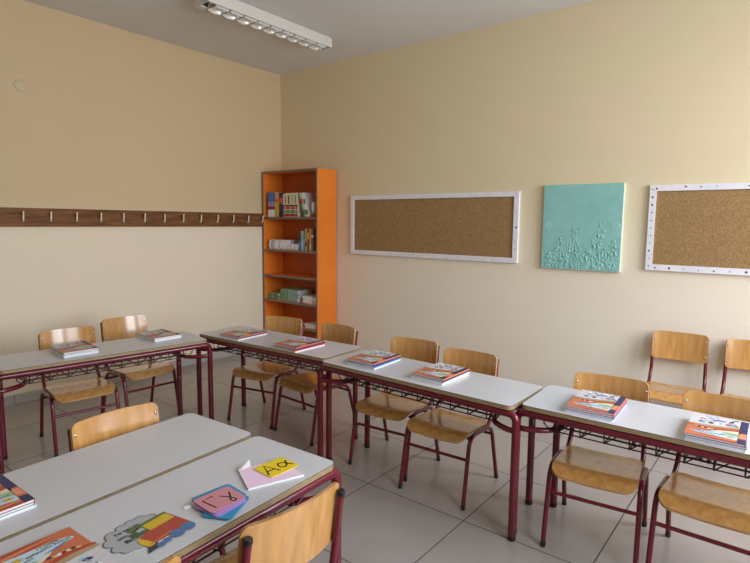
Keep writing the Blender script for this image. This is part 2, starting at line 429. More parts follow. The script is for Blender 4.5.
# ------------------------------------------------------------------ two-seat school desk  (front = -y)
DL, DW, DZ = 1.20, 0.392, 0.637
def make_desk(label):
    t = thing('school_desk', label, 'desk', group='two-seat school desks')
    mb = MB(); hl, hw = DL / 2, DW / 2
    mb.prism(rrect(-hl, -hw, hl, hw, 0.028), DZ - 0.021, DZ - 0.0030, M['laminate'], M['lam_edge'], M['under'])
    mb.prism(rrect(-hl, -hw, hl, hw, 0.028), DZ - 0.0030, DZ - 0.0006, M['laminate'], M['lam_line'])
    mb.prism(rrect(-hl, -hw, hl, hw, 0.028), DZ - 0.0006, DZ, M['laminate'], M['laminate'])
    mb.build('tabletop', t)
    r = 0.0178; zy = DZ - 0.021 - r - 0.001
    for s in (-1, 1):
        y = s * (hw - 0.016); ex = hl + 0.020 if s < 0 else hl - 0.050
        q = MB()
        pth = fillet([(-ex, y, zy - 0.085), (-ex, y, zy), (ex, y, zy), (ex, y, zy - 0.085)], 0.08, 8)
        q.tube(pth, r, M['maroon'], 12); q.build('frame_rail', t)
        for e in (-1, 1):
            x = e * ex
            q = MB(); q.tube([(x, y, zy - 0.08), (x, y, 0.012)], r, M['maroon'], 12, caps=True); lg = q.build('leg', t)
            q = MB(); q.tube([(x, y, 0.022), (x, y, 0.004), (x, y, 0.0)], [r * 1.07, r * 1.07, r * 0.9], M['black'], 12); q.build('foot_cap', lg)
    for e in (-1, 1):   # hoop joining the two legs of an end, bowed towards the middle
        xa = e * (hl + 0.020); xb = e * (hl - 0.050); z = zy - 0.078; yy = hw - 0.018
        pts = [(xa, -yy, z), (xa - e * 0.05, -yy * 0.97, z), (xa - e * 0.13, -yy * 0.70, z), (xa - e * 0.165, -yy * 0.15, z), (xa - e * 0.155, yy * 0.45, z), (xb - e * 0.04, yy * 0.92, z), (xb, yy, z)]
        q = MB(); q.tube(smooth_curve(pts, 5), 0.0135, M['maroon'], 10); q.build('end_hoop', t)
    # wire book basket
    q = MB(); w = 0.0032; x1 = hl - 0.15; zt = DZ - 0.03; zb = DZ - 0.115
    yf, yb = -0.135, 0.125
    for y, z in ((yf, zt - 0.032), (yf, zb + 0.026), (yf + 0.01, zb), (-0.06, zb), (0.03, zb), (yb - 0.01, zb), (yb, zb + 0.03)):
        q.tube([(-x1 - 0.02, y, z), (x1 + 0.02, y, z)], w, M['wire'], 6)
    n = 9
    for k in range(n + 1):
        x = -x1 + 2 * x1 * k / n
        q.tube(fillet([(x, yf, zt + 0.008), (x, yf, zb), (x, yb, zb), (x, yb, zt + 0.008)], 0.015, 3), w, M['wire'], 6)
        if k < n: # diagonals of the truss front
            q.tube([(x, yf, zb), (x + x1 * 2 / n, yf, zt)], w * 0.9, M['wire'], 6)
    for e in (-1, 1):   # rounded loops closing the ends
        q.tube(smooth_curve([(e * x1, yf, zt), (e * (x1 + 0.05), yf, zt - 0.015), (e * (x1 + 0.06), yf, zb + 0.03), (e * (x1 + 0.02), yf, zb)], 5), w, M['wire'], 6)
        q.tube(smooth_curve([(e * x1, yb, zt), (e * (x1 + 0.05), yb, zt - 0.015), (e * (x1 + 0.06), yb, zb + 0.03), (e * (x1 + 0.02), yb, zb)], 5), w, M['wire'], 6)
    q.build('wire_basket', t)
    return t

desk_spec = [
 ('A', 1.950, -1.809, 0.060, 'white topped maroon desk before the orange bookcase, along the back wall'),
 ('B', 3.185, -1.837, -0.013, 'white topped maroon desk in front of the long cork board, middle of the wall row'),
 ('C', 4.400, -1.775, 0.022, 'white topped maroon desk at right end of the wall row, before two spare chairs'),
 ('L', 1.306, -2.676, 1.425, 'white topped maroon desk along the left wall under the coat hook rail'),
 ('M', 2.981, -3.586, 1.627, 'near white desk with bare far half, only one book stack at the left edge'),
 ('N', 3.392, -3.566, 1.621, 'nearest white desk, with train cut-out, letter cards and orange textbook on it'),
]
DESK = {}
for k, x, y, a, lab in desk_spec:
    if not DESK: DESK[k] = d = make_desk(lab); d.location = (x, y, 0); d.rotation_euler = (0, 0, a)
    else: DESK[k] = dup(DESK['A'], (x, y, 0), a, lab)

chair_spec = [
 ('A1', 1.690, -1.675, 0.234, 'slightly turned plywood chair at left half of the desk before the bookcase'),
 ('A2', 2.167, -1.640, -0.053, 'plywood school chair at right half of the desk before the bookcase'),
 ('B1', 2.880, -1.673, 0.104, 'plywood school chair at the middle wall-row desk, left one of its two'),
 ('B2', 3.299, -1.729, 0.049, 'plywood school chair at the middle wall-row desk, right one of its two'),
 ('C1', 4.097, -1.744, 0.119, 'plywood school chair at the right-hand wall-row desk, left one of its two'),
 ('C2', 4.551, -1.748, -0.007, 'plywood school chair at the right-hand wall-row desk, cut by the right picture edge'),
 ('W1', 4.160, -0.285, 0.070, 'spare plywood chair standing free against the back wall, fully seen backrest'),
 ('W2', 4.592, -0.272, 0.037, 'spare plywood chair against the back wall, cut by the right picture edge'),
 ('L1', 1.093, -2.765, 1.405, 'plywood school chair at the left-wall desk, farther from the bookcase'),
 ('L2', 0.948, -2.270, 1.529, 'plywood school chair at the left-wall desk, nearer to the bookcase'),
 ('M1', 2.935, -3.298, 1.570, 'plywood chair tucked behind the bare near desk, only its glossy backrest showing'),
 ('N1', 3.518, -3.312, -1.622, 'nearest plywood chair seen from behind, black capped posts, at the near desk'),
 ('N2', 3.475, -3.800, -1.590, 'plywood chair with only a rounded backrest corner showing below the train cut-out'),
]
chair0 = None
for k, x, y, a, lab in chair_spec:
    if chair0 is None:
        chair0 = make_chair(lab, 'plywood school chairs'); chair0.location = (x, y, 0); chair0.rotation_euler = (0, 0, a)
    else: dup(chair0, (x, y, 0), a, lab)

# ------------------------------------------------------------------ textbooks
BKW, BKH = 0.195, 0.270
def cover_art(mb, w, h, z, title):
    """cover drawn flat; x from the owner's left, y away from the owner; origin at centre"""
    X = lambda u: (u - 0.5) * w
    Y = lambda v: (v - 0.5) * h
    e = 0.00025
    pl = lambda pts, lay, m: mb.flat([(X(u), Y(v)) for u, v in pts], z + e * lay, m)
    sc = lambda pts, lay, m: pl(smooth_curve(pts, 5, True), lay, m)
    # red streaks at the top
    pl([(0.15, 1), (0.75, 1), (0.55, 0.965), (0.3, 0.95), (0.15, 0.955)], 1, P('rust'))
    pl(smooth_curve([(0.15, 0.9), (0.45, 0.93), (0.8, 0.95)], 5) + smooth_curve([(0.8, 0.955), (0.45, 0.945), (0.15, 0.925)], 5), 1, P('salmon'))
    pl(smooth_curve([(0.3, 0.87), (0.55, 0.895), (0.75, 0.92)], 5) + smooth_curve([(0.75, 0.925), (0.5, 0.915), (0.3, 0.885)], 5), 1, P('red'))
    # title cloud, widening to the left
    sc([(0.13, 0.86), (0.3, 0.875), (0.55, 0.872), (0.78, 0.855), (0.90, 0.825), (0.915, 0.785), (0.80, 0.755), (0.62, 0.715), (0.42, 0.64), (0.13, 0.55)], 1, P('sky'))
    sc([(0.13, 0.74), (0.3, 0.70), (0.42, 0.645), (0.13, 0.555)], 2, P('mint'))
    sc([(0.52, 0.715), (0.7, 0.755), (0.89, 0.79), (0.82, 0.765), (0.66, 0.722)], 2, P('blue'))
    sc([(0.13, 0.62), (0.35, 0.635), (0.52, 0.69), (0.60, 0.71), (0.54, 0.66), (0.35, 0.58), (0.13, 0.53)], 3, P('cream'))
    # sun with rays
    for k in range(10):
        a = 2 * PI * k / 10; c_, s_ = math.cos(a), math.sin(a)
        mb.ribbon([(X(0.25) + 0.011 * c_, Y(0.80) + 0.008 * s_), (X(0.25) + 0.017 * c_, Y(0.80) + 0.012 * s_)], 0.0012, z + e * 2, P('brown'))
    mb.flat(ellipse(X(0.25), Y(0.80), 0.011, 0.008), z + e * 3, P('mustard'))
    # brown swoosh over the lower picture
    sc([(0.13, 0.50), (0.4, 0.55), (0.75, 0.585), (1.0, 0.56), (1.0, 0.51), (0.7, 0.535), (0.4, 0.48), (0.13, 0.40)], 1, P('rust'))
    sc([(0.13, 0.40), (0.4, 0.475), (0.7, 0.53), (1.0, 0.51), (1.0, 0.46), (0.6, 0.44), (0.13, 0.32)], 2, P('tan'))
    # illustration of little figures
    pl([(0.13, 0.0), (0.13, 0.34), (0.4, 0.42), (0.62, 0.455), (0.8, 0.47), (1.0, 0.46), (1.0, 0.0)], 1, P('palegrey'))
    for k in range(4): mb.ribbon([(X(0.82), Y(0.05 + 0.1 * k)), (X(1.0), Y(0.08 + 0.1 * k))], 0.0012, z + e * 2, P('salmon'))
    rnd = random.Random(3)
    cols = ['blue', 'navy', 'white', 'skin', 'lblue', 'charcoal', 'white', 'blue', 'dred', 'lilac', 'greyblue', 'greyblue']
    for k in range(54):
        u = 0.17 + 0.66 * rnd.random(); v = 0.04 + (0.26 + 0.10 * u) * rnd.random()
        mb.flat(ellipse(X(u), Y(v), 0.004 + 0.009 * rnd.random(), 0.003 + 0.007 * rnd.random(), 9, rnd.random() * 3), z + e * (2 + 0.04 * k), P(cols[k % len(cols)]))
    for k in range(7):   # figures by the title
        u = 0.52 + 0.055 * k; v = 0.585 + 0.05 * rnd.random()
        mb.flat(ellipse(X(u), Y(v), 0.005, 0.007, 9, rnd.random() * 3), z + e * (4 + 0.05 * k), P(['charcoal', 'skin', 'white', 'dred', 'cream'][k % 5]))
    # spine strip at the left
    pl([(0, 0), (0.135, 0), (0.135, 0.56), (0, 0.56)], 3, P('navy'))
    pl([(0, 0.56), (0.135, 0.56), (0.135, 0.82), (0, 0.82)], 3, P('orange'))
    pl([(0, 0.82), (0.135, 0.82), (0.135, 1), (0, 1)], 3, P('navy'))
    pl([(0.02, 0.60), (0.115, 0.60), (0.115, 0.78), (0.02, 0.78)], 4, P('salmon'))
    if title:
        mb.text('Γλώσσα', 0.013, X(0.50), Y(0.825), z + e * 5, P('ink'), 0.03, 0.0001)
        mb.text('γράμματα λέξεις', 0.0135, X(0.34), Y(0.765), z + e * 5, P('ink'), 0.08, 0.0002)
        mb.text('ιστορίες', 0.0115, X(0.19), Y(0.70), z + e * 5, P('ink'), 0.14, 0.0001)

def make_book(name, label, w, h, th, cover, art=False, group=None, title=True):
    """lying closed book: cover boards + spine at -x, page block; origin at the centre of its underside"""
    t = thing(name, label, 'book', group=group)
    c = 0.0011
    q = MB()
    q.box((0, 0, c / 2), (w, h, c), cover); q.box((0, 0, th - c / 2), (w, h, c), cover)
    q.box((-w / 2 + c / 2, 0, th / 2), (c, h, th - 2 * c), cover)
    if art: cover_art(q, w, h, th, title)
    q.build('cover', t)
    q = MB(); q.box((c / 2, 0, th / 2), (w - c - 0.003, h - 0.004, th - 2 * c), M['pages']); q.build('page_block', t)
    return t

book_proto = {}
def place_book(kind, loc, rot, label, group):
    spec = {'top': (BKW, BKH, 0.0085, P('orange'), True), 'blue': (BKW, BKH, 0.009, P('blue'), False), 'white': (BKW, BKH, 0.0075, P('white'), False),
            'red': (BKW, BKH, 0.009, P('red'), False), 'navy': (BKW, BKH, 0.0085, P('navy'), False), 'green': (BKW, BKH, 0.008, P('green'), False)}[kind]
    if kind not in book_proto:
        o = make_book('textbook', label, spec[0], spec[1], spec[2], spec[3], spec[4], group); book_proto[kind] = o
        o.location = loc; o.rotation_euler = (0, 0, rot)
    else: o = dup(book_proto[kind], loc, rot, label, group)
    return loc[2] + spec[2]

stacks = [
 ('A1', 1.668, -1.868, PI + 0.06, ['white', 'navy', 'top'], 'left stack on the desk by the bookcase'),
 ('A2', 2.225, -1.850, PI + 0.03, ['white', 'red', 'navy', 'top'], 'right stack on the desk by the bookcase'),
 ('B1', 2.835, -1.835, PI + 0.02, ['white', 'blue', 'navy', 'top'], 'left stack on the middle wall-row desk'),
 ('B2', 3.290, -1.836, PI - 0.01, ['white', 'white', 'navy', 'top'], 'right stack on the middle wall-row desk'),
 ('C1', 4.090, -1.815, PI + 0.05, ['white', 'blue', 'red', 'top'], 'left stack on the right-hand wall-row desk'),
 ('C2', 4.548, -1.838, PI + 0.02, ['white', 'white', 'blue', 'top'], 'stack cut by the right picture edge'),
 ('L1', 1.262, -2.848, -PI / 2 - 0.10, ['white', 'white', 'green', 'top'], 'left-wall desk stack farther from the bookcase'),
 ('L2', 1.255, -2.285, -PI / 2 - 0.04, ['white', 'white', 'top'], 'left-wall desk stack nearer to the bookcase'),
 ('M', 2.958, -3.818, -PI / 2 + 0.03, ['white', 'green', 'top'], 'stack at the left edge of the near bare desk'),
]
cname = {'white': 'white textbook', 'navy': 'navy textbook', 'red': 'red textbook', 'blue': 'blue textbook', 'green': 'green textbook'}
lvl = {3: ['lowest in', 'amid', 'topping'], 4: ['lowest in', 'second lowest in', 'second highest in', 'topping']}
for k, x, y, a, ks, where in stacks:
    z = DZ + 0.0003
    for i, kd in enumerate(ks):
        lab = ('orange textbook ' if kd == 'top' else cname[kd] + ' ') + lvl[len(ks)][i] + ' the ' + where
        dx = random.uniform(-0.003, 0.003) if kd != 'top' else 0; dy = random.uniform(-0.003, 0.003) if kd != 'top' else 0
        z = place_book(kd, (x + dx, y + dy, z), a + (random.uniform(-0.025, 0.025) if kd != 'top' else 0), lab, 'textbooks stacked on the desks') + 0.0016 * (kd != 'top') * 0 + 0.0002
place_book('top', (3.424, -3.796, DZ + 0.0003), PI / 2 + 0.05, 'orange textbook lying alone on the nearest desk at the bottom left', 'textbooks stacked on the desks')

# ------------------------------------------------------------------ paper things on the nearest desk
nd = DESK['N']; NM = Matrix.Translation((3.389, -3.566, DZ)) @ Matrix.Rotation(1.621, 4, 'Z')
def on_n(name, mb, u, v, z, label, cat, rot=0.0):
    o = tag(mb.build(name), label, cat)
    p = NM @ Vector((u, v, z)); o.location = p; o.rotation_euler = (0, 0, 1.621 + rot)
    return o
# train cut-out: smoke cloud and engine, flat card (u along desk, v away from the reader)
mb = MB()
cl = [(-0.110, -0.060), (-0.103, -0.018), (-0.066, 0.004), (-0.036, 0.013), (-0.008, 0.016), (0.022, 0.008), (0.040, -0.012), (0.0, -0.06), (-0.048, -0.108), (-0.080, -0.108), (-0.108, -0.094)]
def scallop(pts):
    out = []
    for i, p in enumerate(pts):
        q = pts[(i + 1) % len(pts)]; p = Vector(p); q = Vector(q); d = q - p; nrm = Vector((-d.y, d.x))
        big = 0.34 if d.length < 0.048 else 0.0
        for k in range(6):
            t = k / 6; out.append(tuple(p + d * t + nrm * big * math.sin(PI * t) ** 0.7))
    return out
th = 0.0012
outl = scallop(cl)
mb.prism(outl, 0, th, P('grey'), P('white'))
mb.ribbon(outl + outl[:1], 0.0022, th + 0.0003, P('charcoal'))
e = th + 0.0006
mb.flat([(0.062, -0.012), (0.066, -0.026), (-0.012, -0.034), (-0.05, -0.03), (-0.048, -0.040), (-0.016, -0.026)], e, P('olive'))
mb.prism([(0.064, -0.014), (0.080, -0.118), (-0.042, -0.130), (-0.050, -0.078), (-0.012, -0.060), (-0.012, -0.024)], th - 0.0002, e + 0.0002, P('brickred'), P('white'))
mb.flat([(0.062, -0.022), (0.066, -0.060), (-0.011, -0.066), (-0.014, -0.028)], e + 0.0005, P('mustard'))
mb.flat([(0.065, -0.012), (0.064, -0.022), (-0.055, -0.034), (-0.052, -0.022)], e + 0.0006, P('olive'))
mb.flat([(-0.014, -0.030), (-0.012, -0.062), (-0.052, -0.074), (-0.062, -0.046)], e + 0.0006, P('dgreen'))
mb.flat([(-0.018, -0.036), (-0.016, -0.052), (-0.036, -0.054), (-0.038, -0.040)], e + 0.0009, P('grey'))
mb.flat(smooth_curve([(-0.052, -0.080), (-0.062, -0.096), (-0.056, -0.128), (-0.042, -0.132), (-0.036, -0.122)], 4, True), e + 0.0007, P('mustard'))
mb.flat([(-0.052, -0.124), (-0.072, -0.156), (-0.034, -0.150), (-0.03, -0.128)], e + 0.0004, P('charcoal'))
for i, (u, v, r) in enumerate(((0.060, -0.128, 0.0205), (0.024, -0.134, 0.020), (-0.009, -0.141, 0.0115), (-0.030, -0.146, 0.0115))):
    mb.flat(ellipse(u, v, r, r * 0.95), e + 0.0010 + 0.0001 * i, P('wheel'))
mb.ribbon([(-0.046, -0.124), (0.02, -0.112)], 0.006, e + 0.0008, P('orange'))
mb.text('Το τρένο', 0.0165, -0.083, -0.022, e + 0.0004, P('ink'), 0.05, 0.0004)
mb.text('στη', 0.0165, -0.086, -0.047, e + 0.0004, P('ink'), 0.05, 0.0004)
mb.text('Βα', 0.0185, -0.080, -0.074, e + 0.0012, P('ink'), 0.05, 0.0006)
on_n('train_cutout', mb, 0, 0, 0.0003, 'flat paper train cut-out with grey smoke cloud on the nearest desk', 'paper cut-out')

# pink envelope and yellow letter card
mb = MB()
env = [(-0.045, 0.080), (-0.114, -0.046), (0.056, -0.118), (0.078, -0.020), (0.04, 0.045)]
mb.prism(env, 0, 0.006, P('palepink'), P('white'))
mb.add([(-0.045, 0.079, 0.0062), (-0.050, 0.066, 0.0064), (0.006, 0.084, 0.020), (-0.012, 0.058, 0.009)], [(0, 1, 2), (1, 3, 2), (0, 2, 3), (0, 3, 1)], P('white'))
mb.ribbon([(-0.114, -0.046), (0.056, -0.118)], 0.004, 0.0064, P('white'))
mb.ribbon([(-0.046, 0.078), (-0.113, -0.046)], 0.003, 0.0064, P('white'))
mb.ribbon([(-0.03, -0.05), (0.062, -0.058)], 0.003, 0.0065, P('salmon'))
on_n('envelope', mb, 0.402, -0.062, 0.0003, 'pale pink folded paper envelope under the yellow letter card', 'envelope')

def card(col, w, h, r, th, strokes=(), pw=0.005):
    q = MB(); q.prism(rrect(-w / 2, -h / 2, w / 2, h / 2, r), 0, th, P(col), P(col))
    for s in strokes: q.ribbon(s, pw, th + 0.0004, P('ink'))
    return q
Astr = [[(-0.054, -0.030), (-0.026, 0.034), (-0.008, -0.030)], [(-0.046, -0.008), (-0.014, -0.008)],
        smooth_curve([(0.049, 0.016), (0.034, -0.012), (0.018, -0.021), (0.007, -0.006), (0.018, 0.013), (0.034, 0.004), (0.045, -0.016), (0.053, -0.021)], 5)]
on_n('letter_card', card('yellow', 0.120, 0.094, 0.010, 0.0022, Astr, 0.0058), 0.440, -0.073, 0.0070,
     'yellow rounded letter card with capital and small alpha', 'card', -0.09)

# blue, purple and pink letter card pile
on_n('letter_card', card('cyan', 0.128, 0.104, 0.012, 0.003), 0.208, -0.072, 0.0003, 'blue rounded card lowest in the pile, showing behind the pink letter card', 'card', -0.12)
on_n('letter_card', card('cyan', 0.128, 0.088, 0.012, 0.003), 0.184, -0.134, 0.0036, 'blue rounded card sticking out on the near side of the pink letter card', 'card', 0.42)
on_n('letter_card', card('lilac', 0.112, 0.100, 0.012, 0.0035), 0.180, -0.114, 0.0069, 'lilac rounded card just under the pink letter card, lower one', 'card', 0.05)
on_n('letter_card', card('lilac', 0.112, 0.100, 0.012, 0.0035), 0.184, -0.108, 0.0107, 'lilac rounded card just under the pink letter card, upper one', 'card', -0.02)
Gstr = [[(-0.034, -0.036), (-0.042, 0.024), (-0.006, 0.027)],
        smooth_curve([(0.008, 0.012), (0.024, -0.012), (0.032, -0.034), (0.022, -0.042), (0.018, -0.030), (0.030, -0.008), (0.040, 0.014)], 5)]
on_n('letter_card', card('pink', 0.118, 0.098, 0.010, 0.0022, Gstr, 0.0048), 0.186, -0.102, 0.0145,
     'pink rounded letter card with capital and small gamma on the pile', 'card', -0.10)
mb = MB()
mb.prism([(-0.009, 0.004), (0.0, 0.006), (0.014, -0.003), (0.008, -0.008), (-0.008, -0.004)], 0, 0.004, P('white'), P('white'))
on_n('paper_clip', mb, 0.116, -0.043, 0.0003, 'small white clip at the left tip of the letter card pile', 'clip')

# ------------------------------------------------------------------ bookcase
bx0, bx1, by0, by1, bh = 0.014, 0.868, -0.300, -0.014, 1.995
bc = thing('bookcase', 'tall narrow orange bookcase with grey edges in the room corner', 'bookcase', ((bx0 + bx1) / 2, (by0 + by1) / 2, 0))
W_, D_ = bx1 - bx0, by1 - by0; tp = 0.020
def panel(name, lo, hi, front=True, m=None):
    q = MB(); c = [(a + d) / 2 for a, d in zip(lo, hi)]; s = [d - a for a, d in zip(lo, hi)]
    q.box((c[0], c[1] + 0.002, c[2]), (s[0], s[1] - 0.004, s[2]), m or M['orange'])
    if front: q.box((c[0], lo[1] + 0.002, c[2]), (s[0], 0.004, s[2]), M['greyedge'])
    return q.build(name, bc)
hw, hd = W_ / 2, D_ / 2
panel('side_panel', (-hw, -hd, 0), (-hw + tp, hd, bh)); panel('side_panel', (hw - tp, -hd, 0), (hw, hd, bh))
panel('top_panel', (-hw + tp, -hd, bh - tp), (hw - tp, hd, bh))
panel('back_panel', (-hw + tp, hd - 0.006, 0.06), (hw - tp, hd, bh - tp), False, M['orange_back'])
panel('plinth', (-hw + tp, -hd + 0.02, 0), (hw - tp, -hd + 0.04, 0.05), False)
SH = [0.05, 0.300, 0.565, 0.842, 1.125, 1.478]
for z in SH: panel('shelf', (-hw + tp, -hd + 0.001, z), (hw - tp, hd - 0.006, z + 0.022))
top = lambda k: SH[k] + 0.022 + 0.0004

def upright(label, x, w, h, d, yfront, z, lean, cols, group, name='book'):
    """upright shelf book, spine facing the room; x = left foot of spine"""
    t = thing(name, label, 'book', (x, yfront, z), 0, group); t.rotation_euler = (0, lean, 0)
    c = 0.002
    q = MB(); m = P(cols[0])
    q.box((w / 2, c / 2, h / 2), (w, c, h), m); q.box((c / 2, d / 2 + c / 2, h / 2), (c, d - c, h), m); q.box((w - c / 2, d / 2 + c / 2, h / 2), (c, d - c, h), m)
    for f0, f1, cn in cols[1:]:
        q.box((w / 2, -0.0004, h * (f0 + f1) / 2), (w * 0.98, 0.0012, h * (f1 - f0)), P(cn))
    q.build('cover', t)
    q = MB(); q.box((w / 2, d / 2, h / 2), (w - 2 * c, d - 2 * c, h - 0.006), M['pages']); q.build('page_block', t)
    return t
G1 = 'books standing on the top bookcase shelf'
z = top(5); yf = by0 + 0.03
upright('thick blue, pink and white spined book, leftmost on the bookcase top shelf', 0.075, 0.115, 0.270, 0.2, yf, z, 0, ['blue', (0, 0.30, 'white'), (0.30, 0.42, 'dred'), (0.42, 0.62, 'lilac')], G1)
upright('salmon and yellow spined book beside the thick blue one on the top shelf', 0.194, 0.062, 0.268, 0.2, yf, z, 0, ['mustard', (0.6, 0.72, 'orange'), (0.72, 1, 'salmon')], G1)
upright('navy spined book with orange top beside the yellow one, top shelf', 0.262, 0.052, 0.262, 0.2, yf, z, 0, ['navy', (0.56, 0.74, 'orange'), (0.74, 0.82, 'red')], G1)
ordn = ['first', 'second', 'third', 'fourth', 'fifth', 'sixth', 'seventh', 'eighth', 'ninth']
x = 0.3235
for k in range(9):
    w = 0.0250 if k < 8 else 0.022
    upright('%s slim pale spined workbook from the left in the top shelf row' % ordn[k], x, w, 0.248 + 0.004 * (k % 3), 0.2, yf, z, 0,
            ['cream', (0.02, 0.13, ['red', 'red', 'dred'][k % 3]), (0.15, 0.30, ['green', 'mint', 'green'][k % 3]), (0.33, 0.44, ['red', 'salmon', 'red'][k % 3]), (0.45, 0.51, 'ink'),
             (0.55, 0.92, ['olive', 'tan', 'mint'][k % 3] if k % 2 else 'cream')], G1)
    x += w + 0.0006
lean = -0.34
for k, cn in enumerate(['mint', 'cream', 'white']):
    xx = x + 0.0972 + k * 0.0265
    upright('%s leaning pale green spined book at the right end of the top shelf row' % ordn[k], xx, 0.024, 0.262, 0.2, yf, z + 0.0, lean,
            [cn, (0.1, 0.3, 'green'), (0.55, 0.75, ['red', 'salmon', 'green'][k])], G1)
# tin with pens
t = thing('pen_tin', 'shiny metal tin with tall sticks in it, right end of top shelf', 'tin', (0.780, by0 + 0.07, z))
q = MB(); q.lathe([(0.0, 0.001), (0.047, 0.001), (0.047, 0.148), (0.049, 0.151), (0.045, 0.151), (0.044, 0.008), (0, 0.008)], M['steel'], 24); q.build('tin_body', t)
for dx, dy, hh, cn in ((0.01, 0.01, 0.27, 'white'), (-0.02, 0.0, 0.235, 'dred'), (0.02, -0.012, 0.215, 'salmon')):
    q = MB(); q.tube([(dx * 0.5, dy * 0.5, 0.01), (dx, dy, hh)], 0.005, P('salmon' if cn == 'white' else cn), 8); o = q.build('stick', t)
    if cn == 'white':
        q = MB(); q.lathe([(0, hh - 0.055), (0.012, hh - 0.045), (0.015, hh - 0.03), (0.01, hh - 0.012), (0, hh - 0.008)], P('white'), 12, Matrix.Translation((dx, dy, 0))); q.build('bobble', o)

# piles of booklets lying on the lower shelves
def booklet(label, w, d, th, col, group, name='booklet', strips=()):
    t = thing(name, label, 'booklet', group=group)
    q = MB(); c = 0.0009
    q.box((0, 0, c / 2), (w, d, c), P(col)); q.box((0, 0, th - c / 2), (w, d, c), P(col))
    q.box((0, -d / 2 + c / 2, th / 2), (w, c, th - 2 * c), P(col))
    for a0, a1, cn in strips: q.box(((a0 + a1) / 2 * w - w / 2, -d / 2 - 0.0003, th / 2), ((a1 - a0) * w, 0.0012, th * 0.7), P(cn))
    q.build('cover', t)
    q = MB(); q.box((0, c / 2, th / 2), (w - 0.003, d - c - 0.003, th - 2 * c), M['pages']); q.build('page_block', t)
    return t
pos_words = ['lowest', 'second', 'third', 'fourth', 'fifth', 'sixth', 'seventh', 'eighth', 'ninth', 'tenth']
def pile(n, w, d, th, col, x, y, z, where, group, strips=(), jx=0.012):
    first = None
    for k in range(n):
        lab = '%s booklet %sof the %s' % (pos_words[k] if k < n - 1 else 'topmost', 'from the bottom ' if 0 < k < n - 1 else '', where)
        lc = (x + random.uniform(-jx, jx) * 0.5, y + random.uniform(-0.008, 0.008), z); rt = random.uniform(-0.04, 0.04)
        if first is None:
            first = booklet(lab, w, d, th, col, group, strips=strips); first.location = lc; first.rotation_euler = (0, 0, rt)
        else: dup(first, lc, rt, lab, group)
        z += th + 0.0003
z = top(4); yb_ = by0 + 0.03
pile(8, 0.300, 0.205, 0.0125, 'white', 0.235, yb_ + 0.11, z, 'tall white pile on the second shelf down', 'white booklets on the second shelf', [(0.1, 0.3, 'grey'), (0.55, 0.6, 'tan')])
pile(5, 0.160, 0.205, 0.0125, 'white', 0.478, yb_ + 0.11, z, 'low white pile beside the blue upright book', 'white booklets on the second shelf', [(0.2, 0.26, 'charcoal'), (0.6, 0.66, 'red')])
G2 = 'upright books on the second shelf'
x = 0.566
for k, (w, h, cols, lab) in enumerate([
    (0.030, 0.185, ['navy', (0.1, 0.5, 'blue')], 'dark blue upright book, first after the low white pile'),
    (0.034, 0.205, ['lblue', (0.5, 0.9, 'mint')], 'pale blue upright book right of the dark blue one'),
    (0.026, 0.200, ['green', (0.3, 0.6, 'tan')], 'dull green upright book right of the pale blue one'),
    (0.030, 0.235, ['tan', (0.2, 0.4, 'brown')], 'tan upright book, fourth on the second shelf down'),
    (0.030, 0.240, ['brown', (0.5, 0.8, 'mustard')], 'brown upright book, fifth on the second shelf down'),
    (0.030, 0.232, ['salmon', (0.1, 0.3, 'cream')], 'orange-tan upright book, sixth on the second shelf down'),
    (0.032, 0.238, ['brown', (0.6, 0.7, 'cream')], 'dark brown upright book against the right side panel')]):
    upright(lab, x, w, h, 0.18, yb_ + 0.002 * (k % 3), z, 0, cols, G2); x += w + 0.001
z = top(2)
pile(5, 0.185, 0.205, 0.0125, 'mint', 0.150, yb_ + 0.115, z, 'low green pile on the fourth shelf down', 'green booklets on the fourth shelf', [(0.05, 0.4, 'green'), (0.5, 0.8, 'dgreen')])
pile(9, 0.285, 0.215, 0.0135, 'mint', 0.405, yb_ + 0.118, z, 'tall green pile on the fourth shelf down', 'green booklets on the fourth shelf', [(0.0, 0.3, 'green'), (0.35, 0.42, 'dgreen'), (0.55, 1.0, 'greyblue')])
pile(6, 0.210, 0.205, 0.0125, 'white', 0.715, yb_ + 0.112, z, 'white pile on the fourth shelf down', 'white booklets on the fourth shelf', [(0.7, 0.8, 'pink')])
z = top(1)
pile(3, 0.190, 0.205, 0.0150, 'white', 0.730, yb_ + 0.112, z, 'pale pile low in the bookcase', 'pale booklets on the fifth shelf')

# ------------------------------------------------------------------ coat hook rail
t = thing('coat_rail', 'long dark stained wooden coat rail fixed on the left wall', 'coat rail', (0, -2.2, 1.3925))
q = MB(); q.box((0.0105, 0, 0.0725), (0.019, 3.79, 0.145), M['rail'], 0.004)
q.build('board', t)
hook0 = None
for k in range(-4, 13):
    y = -2.673 + 0.1959 * k + 2.2
    if hook0 is None:
        h = MB()
        h.box((0.0212, 0, 0.060), (0.003, 0.026, 0.030), M['hookbase'], 0.001)
        h.tube(smooth_curve([(0.022, 0, 0.052), (0.036, 0, 0.044), (0.046, 0, 0.052), (0.050, 0, 0.080), (0.054, 0, 0.110)], 5), 0.0062, M['brass'], 8)
        h.tube(smooth_curve([(0.022, 0.0, 0.058), (0.034, 0.010, 0.050), (0.038, 0.022, 0.056)], 4), 0.0045, M['hookbase'], 8)
        h.lathe([(0, -0.007), (0.006, -0.005), (0.008, 0), (0.006, 0.005), (0, 0.007)], M['brass'], 10, Matrix.Translation((0.054, 0, 0.113)))
        hook0 = h.build('coat_hook', t); hook0.location = (0, y, 0)
    else:
        o = hook0.copy(); C.objects.link(o); o.parent = t; o.location = (0, y, 0)

